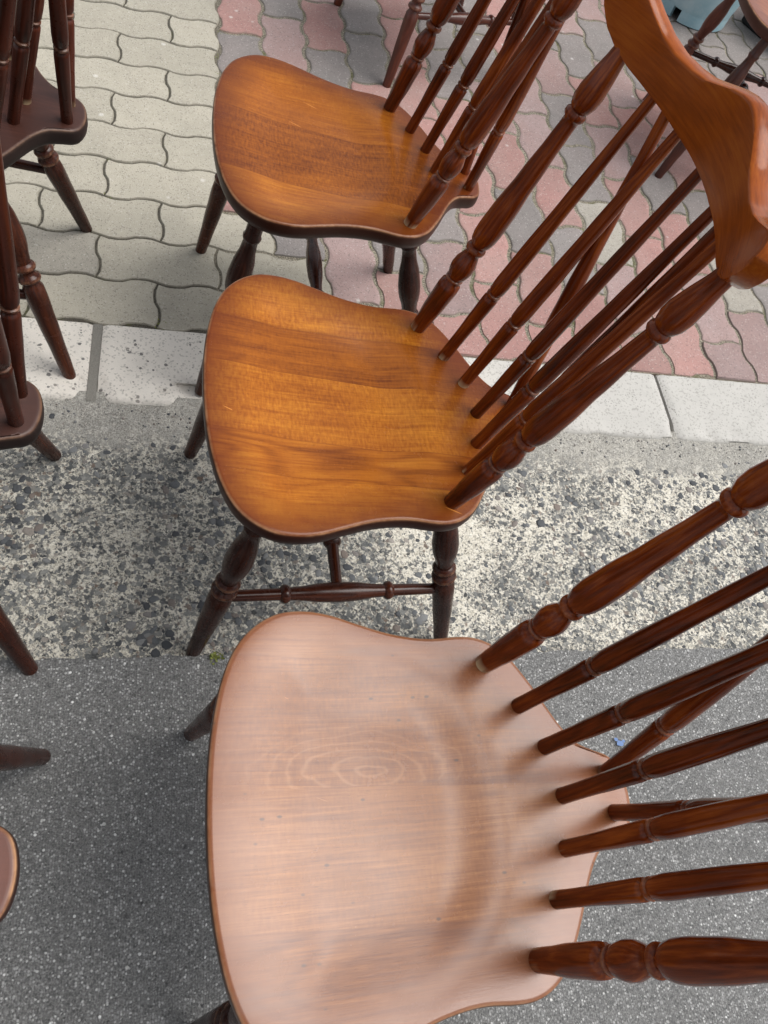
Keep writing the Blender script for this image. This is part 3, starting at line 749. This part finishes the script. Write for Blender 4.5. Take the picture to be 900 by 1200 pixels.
# ---------------------------------------------------------------- pale blue tub, and a black box shape filling the dark area beside it
def ring_wall(name, prof, seg, a0, a1, mat, z_in=None):
    V, F = [], []; n = len(prof); closed = abs(a1-a0-2*math.pi) < 1e-6
    cnt = seg if closed else seg+1
    for k in range(cnt):
        t = a0+(a1-a0)*k/seg
        for r, z in prof: V.append((r*math.cos(t), r*math.sin(t), z))
    for k in range(seg):
        k2 = (k+1) % cnt
        for i in range(n-1): F.append((k*n+i, k2*n+i, k2*n+i+1, k*n+i+1))
    return mesh(name, V, F, True, mat, None, None, 40)
tub = bpy.data.objects.new('tub', None); C.objects.link(tub); tub.location = (1.69, .685, 0)
tag(tub, 'pale blue plastic tub with a dark notch in its foot ring, top right', 'tub')
obj('tub_body', ring_wall('tub_body', [(0, .034), (.128, .034), (.134, .038), (.150, .12), (.166, .235), (.178, .24), (.178, .246), (.162, .246), (.146, .12), (.128, .042), (0, .042)], 64, 0, 2*math.pi, M_blue), tub)
# foot ring, open at a notch that faces the chairs
d = math.atan2(-1.99-.70, .03-1.79)
n0 = d-.22
obj('foot_ring', ring_wall('foot_ring', [(.118, .034), (.118, .002), (.126, .0), (.133, .004), (.1345, .0385)], 60, n0+.11, n0+2*math.pi-.11, M_blue), tub)
def box_mesh(name, sx, sy, sz, mat, bev=.006):
    bm = bmesh.new(); bmesh.ops.create_cube(bm, size=1)
    for v in bm.verts: v.co = Vector((v.co.x*sx*(1+.06*(v.co.z > 0)), v.co.y*sy*(1+.06*(v.co.z > 0)), (v.co.z+.5)*sz))
    bmesh.ops.bevel(bm, geom=bm.edges[:], offset=bev, segments=2, affect='EDGES')
    me = bpy.data.meshes.new(name); bm.to_mesh(me); bm.free(); me.materials.append(mat); return me
bx = bpy.data.objects.new('black_box', None); C.objects.link(bx); bx.location = (2.08, .66, 0); bx.rotation_euler = (0, 0, .5)
tag(bx, 'black box shape filling the dark area right of the pale blue tub', 'box')
obj('box_body', box_mesh('box_body', .30, .22, .16, M_black), bx)
o = obj('lid', box_mesh('box_lid', .33, .25, .022, M_black, .005), bx); o.location = (0, 0, .16)

# moss sitting in some of the joints
def joint_moss():
    V, F = [], []
    spots = [(-.115, -.62), (-.112, -.50), (.003, -.43), (-.10, -.628), (.004, -.285), (.015, -.945), (.006, -.948), (-.23, -.72), (.108, -.02), (.112, -.08), (.118, .02), (.110, -.15)]
    for j in range(-6, 9):
        for k in range(-6, 6):
            if random.random() < .45:
                spots.append((.9378+HR_*(j+.5)+random.uniform(-.006, .006), -(.2947-HR_*j+UR_*k)+random.uniform(-.05, .05)))
    for sx_, sy_ in spots:
        if sy_ < -.95: continue
        for q in range(random.randint(8, 26)):
            x, y = sx_+random.gauss(0, .0030), sy_+random.gauss(0, .009); l = random.uniform(.0012, .0034); b = random.random()*6.283; up = random.uniform(.2, .9)*l; w = l*.4
            dx, dy = math.cos(b), math.sin(b); i = len(V); z = -.0022
            V += [(x, y, z), (x+dx*l*.5-dy*w, y+dy*l*.5+dx*w, z+up*.7), (x+dx*l, y+dy*l, z+up), (x+dx*l*.5+dy*w, y+dy*l*.5-dx*w, z+up*.7)]
            F.append((i, i+1, i+2, i+3))
    o = obj('joint_moss', mesh('joint_moss', V, F, False, M_moss), pavement); o['kind'] = 'stuff'
joint_moss()

# ---------------------------------------------------------------- tiny weed at the edge of the asphalt
def weed():
    V, F = [], []
    for k in range(46):
        a = random.random()*6.283; rr = random.random()*.010; l = random.uniform(.003, .007); w = l*.35
        x, y = rr*math.cos(a), rr*math.sin(a); b = random.random()*6.283; up = random.uniform(.2, 1.0)*l
        dx, dy = math.cos(b), math.sin(b); i = len(V)
        V += [(x, y, 0), (x+dx*l*.5-dy*w, y+dy*l*.5+dx*w, up*.6), (x+dx*l, y+dy*l, up), (x+dx*l*.5+dy*w, y+dy*l*.5-dx*w, up*.6)]
        F.append((i, i+1, i+2, i+3))
    return mesh('weed', V, F, False, M_moss)
o = obj('weed', weed()); o.location = (.108, -1.594, Z_ROAD-.002)
tag(o, 'tiny green weed at the foot of a chair leg on the asphalt edge', 'weed'); o['kind'] = 'stuff'
